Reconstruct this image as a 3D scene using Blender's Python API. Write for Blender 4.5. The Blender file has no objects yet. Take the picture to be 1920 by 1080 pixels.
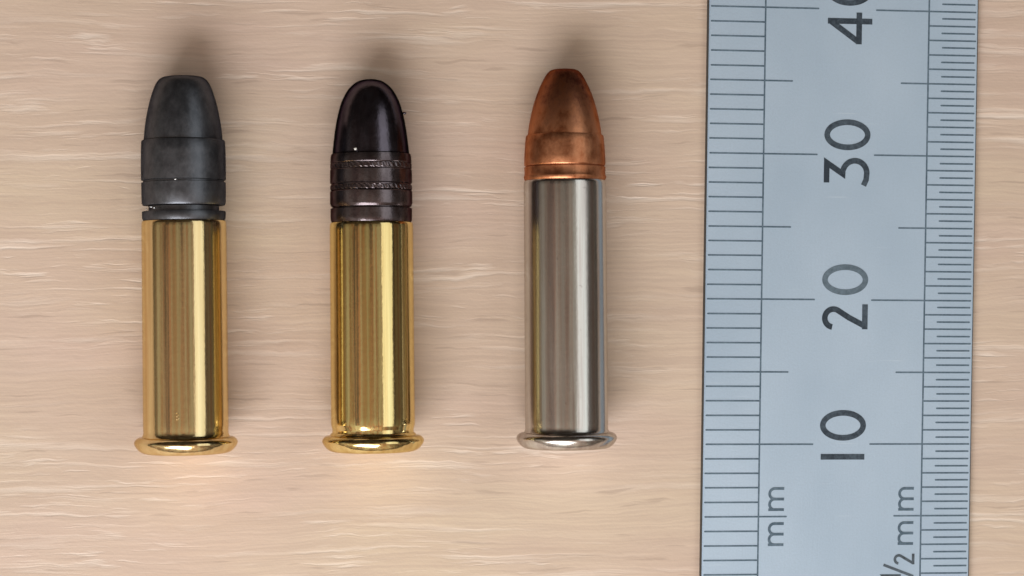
import bpy, bmesh, math, random
from mathutils import Matrix, Vector
random.seed(7)
R = math.radians
S = bpy.context.scene
S.unit_settings.scale_length = 0.01          # one Blender unit = 1 cm
COL = S.collection

# ------------------------------------------------------------------ camera
cam = bpy.data.cameras.new('camera')
cam_o = bpy.data.objects.new('camera', cam)
COL.objects.link(cam_o)
cam.sensor_width = 36.0
cam.lens = 36.0 * 4150.0 / 1920.0
cam.clip_start = 0.1
cam.clip_end = 1000
M3 = Matrix(((0.992247456, 0.003592075, -0.124225934),
             (0.0, 0.999582204, 0.028903582),
             (0.124277857, -0.028679506, 0.991832899)))
cam_o.matrix_world = Matrix.Translation((-1.87004348, 0.43510202, 14.93062344)) @ M3.to_4x4()
S.camera = cam_o

# ------------------------------------------------------------------ room light
world = bpy.data.worlds.new('World')
S.world = world
world.use_nodes = True
wn, wl = world.node_tree.nodes, world.node_tree.links
wn.clear()
def wnode(t, **k):
    n = wn.new(t)
    for a, b in k.items(): setattr(n, a, b)
    return n
wo = wnode('ShaderNodeOutputWorld')
wb = wnode('ShaderNodeBackground')
wt = wnode('ShaderNodeTexCoord')
wm = wnode('ShaderNodeMapping'); wm.inputs['Scale'].default_value = (1.0, 0.22, 1.0)
wnz = wnode('ShaderNodeTexNoise'); wnz.inputs['Scale'].default_value = 9.0
wnz.inputs['Detail'].default_value = 2.5; wnz.inputs['Roughness'].default_value = 0.6
wr = wnode('ShaderNodeValToRGB')
cr = wr.color_ramp
cr.elements[0].position = 0.41; cr.elements[0].color = (0.075, 0.07, 0.065, 1)
cr.elements[1].position = 0.60; cr.elements[1].color = (0.36, 0.335, 0.28, 1)
e = cr.elements.new(0.47); e.color = (0.40, 0.20, 0.13, 1)
e = cr.elements.new(0.53); e.color = (0.25, 0.25, 0.195, 1)
wsep = wnode('ShaderNodeSeparateXYZ')
wel = wnode('ShaderNodeMapRange'); wel.inputs['From Min'].default_value = 0.0; wel.inputs['From Max'].default_value = 0.24
wel.inputs['To Min'].default_value = 0.18; wel.inputs['To Max'].default_value = 1.25
wmul = wnode('ShaderNodeMath', operation='MULTIPLY'); wmul.inputs[1].default_value = 1.0
wl.new(wt.outputs['Generated'], wm.inputs['Vector'])
wl.new(wm.outputs['Vector'], wnz.inputs['Vector'])
wl.new(wnz.outputs['Fac'], wr.inputs['Fac'])
wl.new(wt.outputs['Generated'], wsep.inputs[0])
wl.new(wsep.outputs['Z'], wel.inputs['Value'])
wl.new(wel.outputs['Result'], wmul.inputs[0])
wy = wnode('ShaderNodeMapRange'); wy.inputs['From Min'].default_value = -0.35; wy.inputs['From Max'].default_value = 0.40
wy.inputs['To Min'].default_value = 1.75; wy.inputs['To Max'].default_value = 0.12     # the far side of the room is darker
wl.new(wsep.outputs['Y'], wy.inputs['Value'])
wx = wnode('ShaderNodeMapRange'); wx.inputs['From Min'].default_value = 0.30; wx.inputs['From Max'].default_value = 0.62
wx.inputs['To Min'].default_value = 1.0; wx.inputs['To Max'].default_value = 0.35    # unlit wall to the right
wxy = wnode('ShaderNodeMath', operation='MULTIPLY')
wl.new(wsep.outputs['X'], wx.inputs['Value'])
wl.new(wx.outputs['Result'], wxy.inputs[0]); wl.new(wy.outputs['Result'], wxy.inputs[1])
wl.new(wxy.outputs[0], wmul.inputs[1])
wl.new(wr.outputs['Color'], wb.inputs['Color'])
wl.new(wmul.outputs[0], wb.inputs['Strength'])
wl.new(wb.outputs[0], wo.inputs[0])

def area(name, pos, target, sx, sy, radiance, color):
    l = bpy.data.lights.new(name, 'AREA')
    l.shape = 'RECTANGLE'; l.size = sx; l.size_y = sy
    l.energy = radiance * math.pi * sx * sy     # watts giving that radiance
    l.color = color
    o = bpy.data.objects.new(name, l)
    COL.objects.link(o)
    o.location = pos
    d = Vector(target) - Vector(pos)
    o.rotation_euler = d.to_track_quat('-Z', 'Y').to_euler()
    return o
# window beyond the bottom of the picture, and a pale ceiling bay up to the right
area('window_light', (-5.6, -15.0, 13.5), (0, -0.5, 0), 16.0, 12.0, 7.7, (0.99, 0.99, 0.98))
area('ceiling_light', (25.5, 6.0, 32.5), (0, 6.0, 0), 44.0, 22.0, 1.15, (0.95, 0.99, 0.97))

S.view_settings.view_transform = 'Standard'
S.view_settings.look = 'None'
S.view_settings.exposure = 0.0
S.view_settings.gamma = 1.0
S.render.engine = 'CYCLES'
S.render.film_transparent = False
S.render.filter_size = 2.2
S.cycles.caustics_reflective = True
S.cycles.blur_glossy = 0.6
S.cycles.sample_clamp_indirect = 4.0

# ------------------------------------------------------------------ helpers
class NT:
    def __init__(s, name):
        s.m = bpy.data.materials.new(name); s.m.use_nodes = True
        s.t = s.m.node_tree; s.n = s.t.nodes; s.b = s.n['Principled BSDF']
    def node(s, t, props=None, **inp):
        n = s.n.new(t)
        for a, b in (props or {}).items(): setattr(n, a, b)
        for a, b in inp.items():
            s.set(n.inputs[a.replace('_', ' ')] if a.replace('_', ' ') in n.inputs else n.inputs[int(a[1:])], b)
        return n
    def set(s, sock, v):
        if isinstance(v, bpy.types.NodeSocket): s.t.links.new(v, sock)
        else: sock.default_value = v
    def coord(s, scale=(1, 1, 1), rot=(0, 0, 0), loc=(0, 0, 0)):
        c = s.node('ShaderNodeTexCoord')
        m = s.node('ShaderNodeMapping', Vector=c.outputs['Object'], Scale=scale, Rotation=rot, Location=loc)
        return m.outputs[0]
    def noise(s, vec, scale=1, detail=3, rough=0.5, dist=0.0):
        return s.node('ShaderNodeTexNoise', Vector=vec, Scale=scale, Detail=detail, Roughness=rough, Distortion=dist).outputs['Fac']
    def ramp(s, fac, *stops):
        n = s.node('ShaderNodeValToRGB', Fac=fac); r = n.color_ramp
        while len(r.elements) < len(stops): r.elements.new(0.5)
        for el, (p, c) in zip(r.elements, stops):
            el.position = p
            el.color = (c, c, c, 1) if isinstance(c, (int, float)) else (*c, 1)
        return n.outputs['Color']
    def mix(s, f, a, b, mode='MIX'):
        n = s.node('ShaderNodeMix', {'data_type': 'RGBA', 'blend_type': mode})
        s.set(n.inputs[0], f); s.set(n.inputs[6], a); s.set(n.inputs[7], b)
        return n.outputs[2]
    def math(s, op, a, b=0.0):
        n = s.node('ShaderNodeMath', {'operation': op}); s.set(n.inputs[0], a); s.set(n.inputs[1], b)
        return n.outputs[0]
    def bump(s, h, dist, strength=1.0, normal=None):
        n = s.node('ShaderNodeBump', Height=h, Distance=dist, Strength=strength)
        if normal: s.set(n.inputs['Normal'], normal)
        return n.outputs[0]
    def out(s, **k):
        for a, b in k.items(): s.set(s.b.inputs[a.replace('_', ' ')], b)
        return s.m

def link(name, me, mat, parent=None):
    o = bpy.data.objects.new(name, me)
    COL.objects.link(o)
    if mat is not None and not me.materials: me.materials.append(mat)
    if parent: o.parent = parent
    return o

SLIM = 0.974
def lathe(name, prof, mat, parent, seg=128, sharp=32, closed=True):
    """Solid of revolution about local +Y from (s, r) pairs."""
    bm = bmesh.new(); rings = []
    prof = [(y, r*SLIM) for y, r in prof]
    for (y, r) in prof:
        if r < 1e-6: rings.append([bm.verts.new((0, y, 0))])
        else: rings.append([bm.verts.new((r * math.cos(2*math.pi*k/seg), y, r * math.sin(2*math.pi*k/seg))) for k in range(seg)])
    for a, b in zip(rings, rings[1:]):
        for k in range(seg):
            j = (k + 1) % seg
            if len(a) == 1: bm.faces.new((a[0], b[k], b[j]))
            elif len(b) == 1: bm.faces.new((a[k], b[0], a[j]))
            else: bm.faces.new((a[k], b[k], b[j], a[j]))
    bmesh.ops.recalc_face_normals(bm, faces=bm.faces)
    for f in bm.faces: f.smooth = True
    me = bpy.data.meshes.new(name); bm.to_mesh(me); bm.free()
    me.set_sharp_from_angle(angle=R(sharp))
    return link(name, me, mat, parent)

def arc(cx, cy, r, a0, a1, n):
    return [(cx + r*math.cos(R(a0 + (a1-a0)*i/n)), cy + r*math.sin(R(a0 + (a1-a0)*i/n))) for i in range(n+1)]

def smooth(pts, n=5):
    """Catmull-Rom through the points."""
    out = []
    for i in range(len(pts) - 1):
        p0 = pts[max(i-1, 0)]; p1 = pts[i]; p2 = pts[i+1]; p3 = pts[min(i+2, len(pts)-1)]
        for k in range(n):
            t = k / n
            out.append(tuple(0.5*((2*b) + (-a+c)*t + (2*a-5*b+4*c-d)*t*t + (-a+3*b-3*c+d)*t**3)
                             for a, b, c, d in zip(p0, p1, p2, p3)))
    out.append(pts[-1])
    return out

# ------------------------------------------------------------------ tabletop
def wood():
    m = NT('beech_laminate')
    warp = m.noise(m.coord((0.55, 1.3, 1)), 1.0, 2)
    c = m.node('ShaderNodeTexCoord').outputs['Object']
    sx = m.node('ShaderNodeSeparateXYZ', Vector=c)
    fine = m.noise(m.coord((2.6, 10, 1)), 1.0, 2)
    ripple = m.noise(m.coord((9, 5, 1), loc=(2, 8, 0)), 1.0, 1)
    yy = m.math('ADD', m.math('ADD', sx.outputs['Y'], m.math('MULTIPLY', warp, 0.16)), m.math('ADD', m.math('MULTIPLY', fine, 0.045), m.math('MULTIPLY', ripple, 0.015)))
    v = m.node('ShaderNodeCombineXYZ', X=sx.outputs['X'], Y=yy, Z=0.0).outputs[0]
    def st(sxx, syy, off=0, detail=2, rough=0.5):
        mp = m.node('ShaderNodeMapping', Vector=v, Scale=(sxx, syy, 1), Location=(off, off*1.7, 0)).outputs[0]
        return m.noise(mp, 1.0, detail, rough)
    broad = m.noise(m.coord((0.35, 0.9, 1), loc=(3, 1, 0)), 1.0, 3)
    band = st(0.5, 5.5, 4, 3, 0.6)
    fibre = st(1.3, 50, 9, 4, 0.7)
    dash = st(0.75, 15, 21, 3, 0.55)         # long pores
    dash2 = st(2.0, 20, 33, 3, 0.55)        # short pores
    where = m.ramp(m.noise(m.coord((0.55, 2.3, 1), loc=(7, 5, 0)), 1.0, 3), (0.42, 0.0), (0.60, 1.0))
    l1 = m.ramp(dash, (0.55, 0.0), (0.74, 1.0))
    l2 = m.ramp(dash2, (0.57, 0.0), (0.74, 1.0))
    lines = m.math('MAXIMUM', m.math('MULTIPLY', l1, m.math('ADD', m.math('MULTIPLY', where, .8), .2)), m.math('MULTIPLY', l2, where))
    col = m.mix(m.ramp(broad, (0.35, 0.0), (0.65, 1.0)), (0.655, 0.500, 0.417, 1), (0.665, 0.535, 0.410, 1))
    col = m.mix(m.math('MULTIPLY', m.ramp(band, (0.35, 1.0), (0.60, 0.0)), 0.40), col, (0.56, 0.425, 0.33, 1))
    col = m.mix(m.math('MULTIPLY', m.ramp(fibre, (0.40, 1.0), (0.60, 0.0)), 0.34), col, (0.46, 0.35, 0.29, 1))
    col = m.mix(m.math('MULTIPLY', lines, 0.60), col, (0.88, 0.79, 0.71, 1))  # pale print along the grooves, also painting in their lit slopes
    pore = m.ramp(st(1.8, 26, 57, 2, .5), (0.30, 1.0), (0.36, 0.0))
    col = m.mix(m.math('MULTIPLY', pore, 0.35), col, (0.34, 0.25, 0.20, 1))
    grit = m.noise(m.coord((30, 42, 1)), 1.0, 2)
    b1 = m.bump(m.math('ADD', m.math('MULTIPLY', lines, -1.0), m.math('MULTIPLY', fibre, 0.30)), 0.0034, 0.9)
    b2 = m.bump(grit, 0.0016, 0.6, b1)
    return m.out(Base_Color=col, Roughness=0.46, Normal=b2, Specular_IOR_Level=0.35)

def tabletop():
    bm = bmesh.new()
    bmesh.ops.create_cube(bm, size=1)
    bmesh.ops.scale(bm, verts=bm.verts, vec=(60, 50, 2.5))
    bmesh.ops.translate(bm, verts=bm.verts, vec=(0, 6, -1.25))
    bmesh.ops.bevel(bm, geom=bm.edges[:], offset=0.2, segments=3, affect='EDGES')
    me = bpy.data.meshes.new('tabletop'); bm.to_mesh(me); bm.free()
    o = link('tabletop', me, wood())
    o['kind'] = 'structure'
    o['label'] = 'pale beech wood laminate tabletop with fine horizontal grain under everything'
    return o
tabletop()

# ------------------------------------------------------------------ metals
def case_mat(name, col, edge, rough, stain=0.0, streak=0.6, tint=(0.80, 0.70, 0.55, 1), lineh=0.00022):
    m = NT(name)
    axial = m.noise(m.coord((14, 0.35, 14)), 1.0, 3, 0.6)      # draw lines, and reflection streaks painted into the case colour
    blot = m.noise(m.coord((3, 3, 3)), 1.0, 3)
    speck = m.noise(m.coord((26, 26, 26)), 1.0, 3, 0.6)
    c = m.mix(m.math('MULTIPLY', m.ramp(axial, (0.38, 1.0), (0.58, 0.0)), streak), col, edge)
    if stain:
        c = m.mix(m.math('MULTIPLY', m.ramp(speck, (0.68, 0.0), (0.74, 1.0)), stain), c, (0.16, 0.13, 0.12, 1))
    r = m.math('ADD', m.math('MULTIPLY', blot, rough*0.5), rough*0.75)
    b = m.bump(m.math('ADD', axial, m.math('MULTIPLY', speck, 0.5)), lineh * 10, 0.45)
    return m.out(Base_Color=c, Metallic=1.0, Roughness=r, Normal=b, Specular_Tint=tint)
BRASS = case_mat('polished_brass', (0.84, 0.69, 0.385, 1), (0.62, 0.41, 0.18, 1), 0.15)
BRASS2 = case_mat('deep_yellow_brass', (0.86, 0.71, 0.34, 1), (0.56, 0.36, 0.12, 1), 0.125)
NICKEL = case_mat('nickel_plating', (0.64, 0.635, 0.61, 1), (0.42, 0.36, 0.34, 1), 0.21, stain=0.35, streak=0.7, tint=(0.75, 0.70, 0.66, 1))

def lead_mat(name, a, b, rough, metallic, bump, tint):
    m = NT(name)
    n = m.noise(m.coord((16, 12, 16)), 1.0, 5, 0.7)
    f = m.noise(m.coord((34, 34, 34)), 1.0, 3, 0.6)
    c = m.mix(m.ramp(n, (0.35, 0.0), (0.65, 1.0)), a, b)
    r = m.math('ADD', m.math('MULTIPLY', n, 0.25), rough - 0.10)
    bp = m.bump(m.math('ADD', n, m.math('MULTIPLY', f, 0.5)), bump, 0.5)
    return m.out(Base_Color=c, Metallic=metallic, Roughness=r, Normal=bp, Specular_Tint=tint)
LEAD = lead_mat('dull_black_lead', (0.098, 0.104, 0.120, 1), (0.148, 0.156, 0.178, 1), 0.36, 0.9, 0.003, (0.15, 0.15, 0.18, 1))
WAXED = lead_mat('glossy_waxed_lead', (0.095, 0.082, 0.100, 1), (0.125, 0.110, 0.138, 1), 0.17, 0.98, 0.003, (0.06, 0.04, 0.04, 1))
def copper():
    m = NT('copper_wash')
    n = m.noise(m.coord((9, 6, 9)), 1.0, 5, 0.7)
    tc = m.node('ShaderNodeTexCoord').outputs['Object']
    sep = m.node('ShaderNodeSeparateXYZ', Vector=tc)
    tip = m.math('ADD', m.math('MULTIPLY', m.math('SUBTRACT', sep.outputs['Y'], 2.17), 2.1), m.math('MULTIPLY', m.math('SUBTRACT', n, 0.5), 2.4))
    c = m.mix(m.ramp(n, (0.35, 0.0), (0.65, 1.0)), (0.36, 0.125, 0.055, 1), (0.68, 0.31, 0.165, 1))
    c = m.mix(m.ramp(tip, (0.0, 0.0), (0.65, 1.0)), c, (0.15, 0.045, 0.028, 1))   # tarnish on the tip
    r = m.math('ADD', m.math('MULTIPLY', n, 0.25), 0.27)
    f = m.noise(m.coord((22, 22, 22)), 1.0, 3, 0.6)
    return m.out(Base_Color=c, Metallic=0.95, Roughness=r, Specular_Tint=(0.55, 0.4, 0.35, 1), Normal=m.bump(m.math('ADD', n, f), 0.004, 0.4))
COPPER = copper()
RIDGED = lead_mat('greasy_ridged_lead', (0.095, 0.077, 0.083, 1), (0.165, 0.140, 0.152, 1), 0.19, 0.96, 0.003, (0.22, 0.17, 0.16, 1))
def plain(name, col, rough=0.5, metallic=0.0):
    return NT(name).out(Base_Color=(*col, 1), Roughness=rough, Metallic=metallic)

def fleck(loc, sc, mat, parent, name):
    bm = bmesh.new(); bmesh.ops.create_icosphere(bm, subdivisions=2, radius=1)
    for v in bm.verts:
        v.co *= 1 + random.uniform(-.3, .3)
        v.co = Vector((v.co.x*sc[0] + loc[0], v.co.y*sc[1] + loc[1], v.co.z*sc[2] + loc[2]))
    for f in bm.faces: f.smooth = True
    me = bpy.data.meshes.new(name); bm.to_mesh(me); bm.free()
    return link(name, me, mat, parent)

# ------------------------------------------------------------------ cartridges
def cartridge(name, label, base, tip_dx, length, case_len, mat_case, cut):
    root = bpy.data.objects.new(name, None); COL.objects.link(root)
    root.empty_display_size = 0.2
    root.location = (base[0], base[1], 0.3435)
    root.rotation_euler = (-0.0405, 0, -math.atan2(tip_dx, length))
    root['label'] = label; root['category'] = 'cartridge'; root['group'] = 'rimfire cartridges laid side by side on the table'
    # case: small flare into the rim, straight wall, rolled mouth
    prof = [(0.086, 0.300), (0.094, 0.2925), (0.103, 0.2885), (0.112, 0.2860 - cut), (0.128, 0.2850 - cut), (0.140, 0.2850 - cut*.75), (0.155, 0.2850 - cut*.25), (0.172, 0.285), (0.22, 0.285)]
    prof += [(0.22 + (case_len-0.26)*i/6, 0.285 - 0.0015*i/6) for i in range(1, 7)]
    prof += [(case_len-0.018, 0.2825), (case_len-0.006, 0.2805), (case_len, 0.277), (case_len, 0.262), (case_len-0.03, 0.262)]
    case = lathe('case', prof, mat_case, root)
    rp = [(-0.014, 0.0), (-0.014, 0.10), (-0.016, 0.20)]
    rp += smooth([(-0.0165, 0.250), (-0.0150, 0.272), (-0.009, 0.292), (0.001, 0.309), (0.013, 0.322), (0.027, 0.333), (0.041, 0.3415), (0.054, 0.3450), (0.066, 0.3425), (0.077, 0.3350), (0.086, 0.3250)], 4)
    rp += [(0.0905, 0.314), (0.093, 0.300), (0.094, 0.285)]
    lathe('rim', rp, mat_case, case)
    return root

# 1: flat-nosed dull black bullet, brass case
t = cartridge('cartridge', 'leftmost cartridge, brass case with dull black flat-tipped bullet', (-2.190, -1.048), -0.015, 2.45, 1.503, BRASS, 0.0015)
bl = lathe('bullet', [(1.44, 0.0), (1.44, 0.262), (1.503, 0.262), (1.503, 0.270), (1.520, 0.2775), (1.537, 0.279), (1.560, 0.279),
                      (1.566, 0.276), (1.568, 0.235), (1.60, 0.235), (1.608, 0.0)], LEAD, t)
lathe('bearing_band', [(1.604, 0.0), (1.604, 0.235), (1.606, 0.273), (1.620, 0.2800), (1.70, 0.2815), (1.754, 0.2815), (1.757, 0.270), (1.767, 0.270), (1.771, 0.2825),
                       (1.85, 0.2835), (1.95, 0.2825), (2.022, 0.2795), (2.030, 0.275), (2.031, 0.253), (2.035, 0.0)], LEAD, bl)
lathe('nose', [(2.03, 0.0), (2.034, 0.263)] + smooth([(2.036, 0.263), (2.136, 0.2525), (2.25, 0.2305), (2.335, 0.2065), (2.385, 0.187), (2.42, 0.167), (2.441, 0.142), (2.4485, 0.115)]) + [(2.4495, 0.06), (2.450, 0.0)], LEAD, bl)

BRIGHT = plain('bare_bright_lead', (0.55, 0.56, 0.58), 0.25, 0.9)
for p, q in (((-0.205, 1.590, 0.165), (0.013, 0.006, 0.006)), ((-0.185, 1.583, 0.185), (0.010, 0.005, 0.006)), ((-0.236, 1.575, 0.145), (0.006, 0.004, 0.006)), ((-0.045, 1.7625, 0.272), (0.012, 0.005, 0.005))):
    fleck(p, q, BRIGHT, bl, 'lead_shaving')

case0 = [c for c in t.children if c.name.startswith('case')][0]
for p, q in (((-0.050, 0.262, 0.2725), (0.008, 0.004, 0.004)), ((-0.040, 0.252, 0.2740), (0.004, 0.007, 0.004)), ((-0.050, 0.240, 0.2725), (0.007, 0.003, 0.004)),
             ((-0.038, 0.226, 0.2745), (0.005, 0.006, 0.003)), ((-0.050, 0.218, 0.2725), (0.007, 0.003, 0.004))):
    fleck(p, q, BRASS, case0, 'scuff')

# 2: round-nosed glossy dark bullet, brass case
t = cartridge('cartridge', 'middle cartridge, brass case with glossy black round-nosed bullet with ridged bands', (-0.967, -1.051), -0.009, 2.445, 1.495, BRASS2, 0.0095)
bl = lathe('bullet', [(1.44, 0.0), (1.44, 0.262), (1.495, 0.262), (1.495, 0.269), (1.510, 0.2755), (1.53, 0.277), (1.588, 0.277), (1.594, 0.262), (1.604, 0.262), (1.606, 0.0)], RIDGED, t)
def knurled(name, s0, s1, r, depth, mat, parent, n=46):
    """Ring of fine slanting teeth."""
    seg = n * 4; bm = bmesh.new(); rows = []
    ys = [s0, s0 + .2*(s1-s0), s0 + .8*(s1-s0), s1]
    for q, y in enumerate(ys):
        row = []
        for k in range(seg):
            a = 2*math.pi*(k + q*0.7)/seg
            rr = r*SLIM - (depth*random.uniform(0.5, 1.0) if (k % 4) in (0, 1) or q in (0, 3) else depth*random.uniform(0.0, 0.3))
            row.append(bm.verts.new((rr*math.cos(a), y, rr*math.sin(a))))
        rows.append(row)
    for a, b in zip(rows, rows[1:]):
        for k in range(seg):
            j = (k+1) % seg; bm.faces.new((a[k], b[k], b[j], a[j]))
    bmesh.ops.recalc_face_normals(bm, faces=bm.faces)
    me = bpy.data.meshes.new(name); bm.to_mesh(me); bm.free()
    return link(name, me, mat, parent)
lathe('bearing_band', [(1.597, 0.0), (1.598, 0.262), (1.601, 0.271), (1.614, 0.2775), (1.622, 0.2795), (1.70, 0.2795), (1.706, 0.274), (1.711, 0.270), (1.75, 0.270), (1.757, 0.2785),
                       (1.80, 0.2785), (1.842, 0.2775), (1.848, 0.2725), (1.885, 0.2705), (1.893, 0.276), (1.93, 0.2735), (1.946, 0.270), (1.951, 0.262), (1.956, 0.0)], RIDGED, bl)
knurled('knurled_ring', 1.711, 1.742, 0.2780, 0.004, RIDGED, bl)
knurled('knurled_ring', 1.851, 1.885, 0.2770, 0.0035, RIDGED, bl)
lathe('nose', [(1.95, 0.0), (1.952, 0.262)] + smooth([(1.954, 0.2615), (2.04, 0.2515), (2.14, 0.237), (2.235, 0.216), (2.31, 0.190), (2.37, 0.156), (2.41, 0.118), (2.434, 0.078), (2.444, 0.036)]) + [(2.446, 0.0)], WAXED, bl)
fleck((0.221, 2.218, 0.045), (0.013, 0.009, 0.012), WAXED, bl, 'lead_burr')
fleck((-0.115, 1.968, 0.236), (0.009, 0.009, 0.007), plain('pale_wax', (0.75, 0.74, 0.72), 0.3), bl, 'wax_fleck')

# 3: copper bullet, nickel case
t = cartridge('cartridge', 'rightmost cartridge beside the ruler, silvery nickel case with copper bullet', (0.3255, -1.047), -0.004, 2.52, 1.772, NICKEL, 0.001)
bl = lathe('bullet', [(1.70, 0.0), (1.70, 0.262), (1.772, 0.262), (1.772, 0.2735), (1.780, 0.2795), (1.797, 0.2835), (1.806, 0.281), (1.812, 0.2775),
                      (1.852, 0.2785), (1.862, 0.2785), (1.866, 0.270), (1.874, 0.270), (1.876, 0.0)], COPPER, t)
lathe('bearing_band', [(1.868, 0.0), (1.868, 0.270), (1.873, 0.276), (1.880, 0.2790), (1.93, 0.2785), (1.98, 0.2755), (2.03, 0.2715), (2.068, 0.2675), (2.075, 0.263), (2.077, 0.253), (2.08, 0.0)], COPPER, bl)
lathe('nose', [(2.07, 0.0), (2.074, 0.2535)] + smooth([(2.076, 0.2535), (2.12, 0.2485), (2.19, 0.2355), (2.26, 0.2185), (2.33, 0.197), (2.39, 0.173), (2.445, 0.146), (2.485, 0.122), (2.507, 0.100), (2.516, 0.080)]) + [(2.517, 0.06), (2.512, 0.035), (2.509, 0.0)], COPPER, bl)

# ------------------------------------------------------------------ ruler
root = bpy.data.objects.new('steel_ruler', None); COL.objects.link(root)
root.location = (2.255, -2.088, 0); root.rotation_euler = (0, 0, R(-0.65)); root.empty_display_size = 0.3
root['label'] = 'satin silver steel ruler with black millimetre graduations lying at the right'
root['category'] = 'ruler'
TH = 0.055
def steel():
    m = NT('satin_chrome_steel')
    scr = m.ramp(m.noise(m.coord((2.0, 55, 1), rot=(0, 0, 0.9)), 1.0, 2, 0.5), (0.70, 0.0), (0.76, 1.0))
    n = m.noise(m.coord((1.2, 0.8, 1)), 1.0, 3)
    g = m.noise(m.coord((70, 70, 1)), 1.0, 3, 0.7)
    s = m.noise(m.coord((60, 3, 1)), 1.0, 2)
    c = m.mix(m.ramp(n, (0.35, 0.0), (0.65, 1.0)), (0.43, 0.55, 0.685, 1), (0.49, 0.61, 0.745, 1))
    c = m.mix(m.math('MULTIPLY', m.ramp(g, (0.35, 1.0), (0.6, 0.0)), 0.22), c, (0.38, 0.48, 0.58, 1))
    c = m.mix(m.math('MULTIPLY', scr, 0.22), c, (0.72, 0.80, 0.88, 1))
    b = m.bump(m.math('ADD', g, m.math('MULTIPLY', s, 0.4)), 0.0016, 0.6)
    return m.out(Base_Color=c, Metallic=0.55, Roughness=m.math('ADD', m.math('MULTIPLY', n, 0.1), 0.48), Normal=b)
def ink(name, col, var):
    m = NT(name)
    g = m.noise(m.coord((38, 38, 1)), 1.0, 3, 0.65)
    w = m.noise(m.coord((3, 3, 1)), 1.0, 2)
    f = m.math('MULTIPLY', m.ramp(m.math('ADD', m.math('MULTIPLY', g, .5), m.math('MULTIPLY', w, .5)), (0.42, 0.0), (0.68, 1.0)), var)
    return m.out(Base_Color=m.mix(f, (*col, 1), (0.24, 0.33, 0.42, 1)), Roughness=0.42, Metallic=0.2)
STEEL = steel()
INK = ink('etched_black_numeral', (0.020, 0.034, 0.052), 0.3)
INKG = ink('sheen_grey_numeral', (0.085, 0.125, 0.16), 0.5)  # lighter grey paints in a reflection, with some noise wear
FINE = ink('etched_fine_line', (0.07, 0.115, 0.16), 0.55)

bm = bmesh.new()
bmesh.ops.create_cube(bm, size=1)
bmesh.ops.scale(bm, verts=bm.verts, vec=(1.897, 15.392, TH))
bmesh.ops.translate(bm, verts=bm.verts, vec=(0, 7.7, TH/2))
bmesh.ops.bevel(bm, geom=bm.edges[:], offset=0.005, segments=2, affect='EDGES')
for f in bm.faces: f.smooth = True
me = bpy.data.meshes.new('blade'); bm.to_mesh(me); bm.free(); me.set_sharp_from_angle(angle=R(40))
blade = link('blade', me, STEEL, root)
EDGE = plain('shaded_dark_edge', (0.075, 0.072, 0.070), 0.6, 0.5)
for sx in (-1, 1):                            # the sheared long edges, their shade painted in as a dark colour
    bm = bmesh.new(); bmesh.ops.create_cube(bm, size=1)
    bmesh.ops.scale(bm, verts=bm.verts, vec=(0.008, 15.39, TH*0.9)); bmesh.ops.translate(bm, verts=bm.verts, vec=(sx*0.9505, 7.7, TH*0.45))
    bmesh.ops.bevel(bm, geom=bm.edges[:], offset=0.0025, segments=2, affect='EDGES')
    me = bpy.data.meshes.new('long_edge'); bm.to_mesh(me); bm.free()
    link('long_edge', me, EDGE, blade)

ZT = TH + 0.0006
def bar_mesh(name, x0, x1, w, mat, vertical=False):
    """A shallow etched line, rounded ends, its own small thickness."""
    bm = bmesh.new(); h = 0.0006; r = w/2
    pts = [(x1 - r + r*math.cos(R(a)), r*math.sin(R(a))) for a in (-90, -45, 0, 45, 90)]
    pts += [(x0 + r + r*math.cos(R(a)), r*math.sin(R(a))) for a in (90, 135, 180, 225, 270)]
    if vertical: pts = [(-y, x) for x, y in pts]
    top = [bm.verts.new((x, y, h)) for x, y in pts]; bot = [bm.verts.new((x, y, -h)) for x, y in pts]
    bm.faces.new(top)
    for i in range(len(pts)):
        j = (i+1) % len(pts); bm.faces.new((bot[i], bot[j], top[j], top[i]))
    me = bpy.data.meshes.new(name); bm.to_mesh(me); bm.free(); me.materials.append(mat)
    return me
TW = 0.0112
LX, RX = -0.556, 0.600
EL, ER = -0.938, 0.938
mesh = {
    'l1': bar_mesh('tick_mark', EL, LX, TW, FINE), 'l5': bar_mesh('tick_mark', EL, -0.357, TW, FINE), 'l10': bar_mesh('tick_mark', EL, -0.178, TW, FINE),
    'r1': bar_mesh('tick_mark', RX, ER, TW, FINE), 'rh': bar_mesh('tick_mark', 0.692, ER-0.006, TW, FINE),
    'r5': bar_mesh('tick_mark', 0.402, ER, TW, FINE), 'r10': bar_mesh('tick_mark', 0.220, ER, TW, FINE)}
def tick(k, y):
    o = link('tick_mark', mesh[k], None, root)
    o.location = (random.uniform(-.003, .003), y + random.uniform(-.0012, .0012), ZT)
for i in range(0, 44):                       # graduations from the zero end to just past the frame
    y = i * 0.1 if i else 0.03
    tick('l10' if i % 10 == 0 else 'l5' if i % 5 == 0 else 'l1', y)
    tick('r10' if i % 10 == 0 else 'r5' if i % 5 == 0 else 'r1', y)
    tick('rh', i*0.1 + 0.05)
for x in (LX, RX):
    o = link('scale_line', bar_mesh('scale_line', 0.02, 15.3, TW, FINE, True), None, root)
    o.location = (x, 0, ZT + 0.0002)

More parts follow.
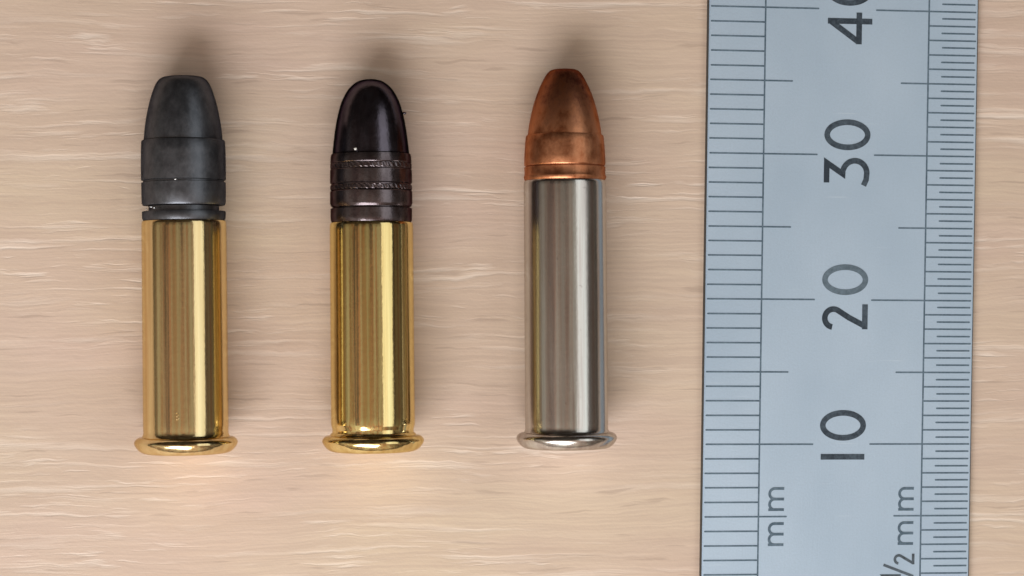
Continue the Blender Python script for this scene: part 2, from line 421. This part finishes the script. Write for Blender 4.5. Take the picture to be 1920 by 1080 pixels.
# stroke lettering: glyphs in (u right, v up), built as ribbons of even width
def ell(cx, cy, rx, ry, a0, a1, n=40):
    return [(cx + rx*math.cos(R(a0+(a1-a0)*i/n)), cy + ry*math.sin(R(a0+(a1-a0)*i/n))) for i in range(n+1)]
def ribbon(bm, pts, w, to):
    closed = (Vector(pts[0]) - Vector(pts[-1])).length < 1e-4
    P = [Vector(p) for p in pts]
    if closed: P = P[:-1]
    n = len(P); L, Rr = [], []
    for i, p in enumerate(P):
        a = P[(i-1) % n] if (closed or i > 0) else None
        b = P[(i+1) % n] if (closed or i < n-1) else None
        d1 = (p - a).normalized() if a is not None else None
        d2 = (b - p).normalized() if b is not None else None
        d1 = d1 if d1 is not None else d2; d2 = d2 if d2 is not None else d1
        n1 = Vector((-d1.y, d1.x)); n2 = Vector((-d2.y, d2.x)); mm = (n1 + n2).normalized()
        k = min(1 / max(mm.dot(n1), 0.2), 2.6)
        L.append(p + mm*k*w/2); Rr.append(p - mm*k*w/2)
    h = 0.0008
    V = [[bm.verts.new((*to(q), z)) for q in row] for row, z in ((L, h), (Rr, h), (L, -h), (Rr, -h))]
    m = n if closed else n-1
    for i in range(m):
        j = (i+1) % n
        bm.faces.new((V[0][i], V[1][i], V[1][j], V[0][j]))
        bm.faces.new((V[0][j], V[2][j], V[2][i], V[0][i]))
        bm.faces.new((V[1][i], V[3][i], V[3][j], V[1][j]))
def glyph(name, strokes, w, u0, xbase, mat, parent=None, k=1.0, z=0.0):
    """u0: left edge along the ruler; xbase: baseline across the ruler; text reads along +Y."""
    bm = bmesh.new()
    for i, s in enumerate(strokes):
        n0 = len(bm.verts)
        ribbon(bm, s, w, lambda q: (xbase - q[1]*k, u0 + q[0]*k))
        bm.verts.ensure_lookup_table()
        for v in bm.verts[n0:]: v.co.z += i * 0.0003
    for f in bm.faces:
        f.normal_update()
        if f.normal.z < -0.5: f.normal_flip()
    me = bpy.data.meshes.new(name); bm.to_mesh(me); bm.free()
    o = link(name, me, mat, parent or root); o.location.z = ZT + 0.0004 + z
    return o
W = 0.039; h2 = W/2; H = 0.326
G0 = [ell(0.106, H/2, 0.106-h2, H/2-h2, 0, 360, 56)]
G1 = [[(0, 0.008), (0, H-0.008)]]
G2 = [ell(0.083, H-0.083-0.001, 0.083-h2, 0.083-h2, 165, -32, 24) + [(0.012, h2+0.004)] ]
G2 = [ell(0.080, 0.243, 0.062, 0.061, 172, -30, 26) + [(0.085, 0.135), (0.026, h2)], [(0.004, h2), (0.176, h2)]]
G3 = [[(0.030, H-h2), (0.168, H-h2), (0.090, 0.192)], [(0.090, 0.192)] + ell(0.078, 0.108, 0.090, 0.086, 62, -62, 30) + [(0.075, 0.020), (0.035, 0.026), (0.006, 0.042)]]
G3 = [[(0.022, H-h2), (0.158, H-h2), (0.083, 0.193), (0.105, 0.192)] + ell(0.088, 0.107, 0.086, 0.085, 72, -90, 30)[1:] + [(0.045, 0.026), (0.004, 0.044)]]
G4 = [[(0.156, 0.0), (0.156, H-0.030), (0.022, 0.106), (0.220, 0.106)]]
G4 = [[(0.160, 0.0), (0.160, H-0.012)], [(0.160, H-0.030), (0.020, 0.098)], [(0.003, 0.092), (0.220, 0.092)]]
XB = 0.196
def number(digs, label, mats):
    first = None
    for (g, u, m) in digs:
        o = glyph('numeral', g, W, u, XB, m)
        o['label'] = label
number([(G1, 0.913, INK), (G0, 1.025, INK)], 'etched numeral of the 10 mark', None)
number([(G2, 1.793, INK), (G0, 2.033, INKG)], 'etched numeral of the 20 mark', None)
number([(G3, 2.786, INK), (G0, 3.032, INK)], 'etched numeral of the 30 mark', None)
number([(G4, 3.759, INK), (G0, 4.025, INK)], 'etched numeral of the 40 mark', None)
w = 0.0185
GM = [[(0.010, 0), (0.010, 0.110)],
      [(0.010, 0.070)] + ell(0.0465, 0.066, 0.0365, 0.036, 160, 0, 14) + [(0.083, 0)],
      [(0.083, 0.066)] + ell(0.1195, 0.066, 0.0365, 0.036, 165, 0, 14) + [(0.156, 0)]]
GS2 = [ell(0.037, 0.112, 0.028, 0.028, 175, -30, 18) + [(0.040, 0.062), (0.010, w/2)], [(0.002, w/2), (0.076, w/2)]]
for u, xb in ((0.295, -0.377), (0.538, -0.377), (0.297, 0.546), (0.536, 0.546)):
    glyph('unit_letter', GM, w, u, xb, FINE)['label'] = 'small etched letter m of the mm unit mark'
MID = ink('etched_unit_mark', (0.05, 0.065, 0.08), 0.4)
glyph('unit_digit', GS2, w, 0.160, 0.558, MID)['label'] = 'small etched 2 of the half millimetre mark'
glyph('fraction_slash', [[(0.0, 0.0), (0.082, 0.215)]], w, 0.078, 0.552, MID)
glyph('unit_digit', [[(0.030, 0.0), (0.030, 0.132), (0.004, 0.112)]], w, 0.054, 0.462, MID)['label'] = 'small etched 1 of the half millimetre mark'
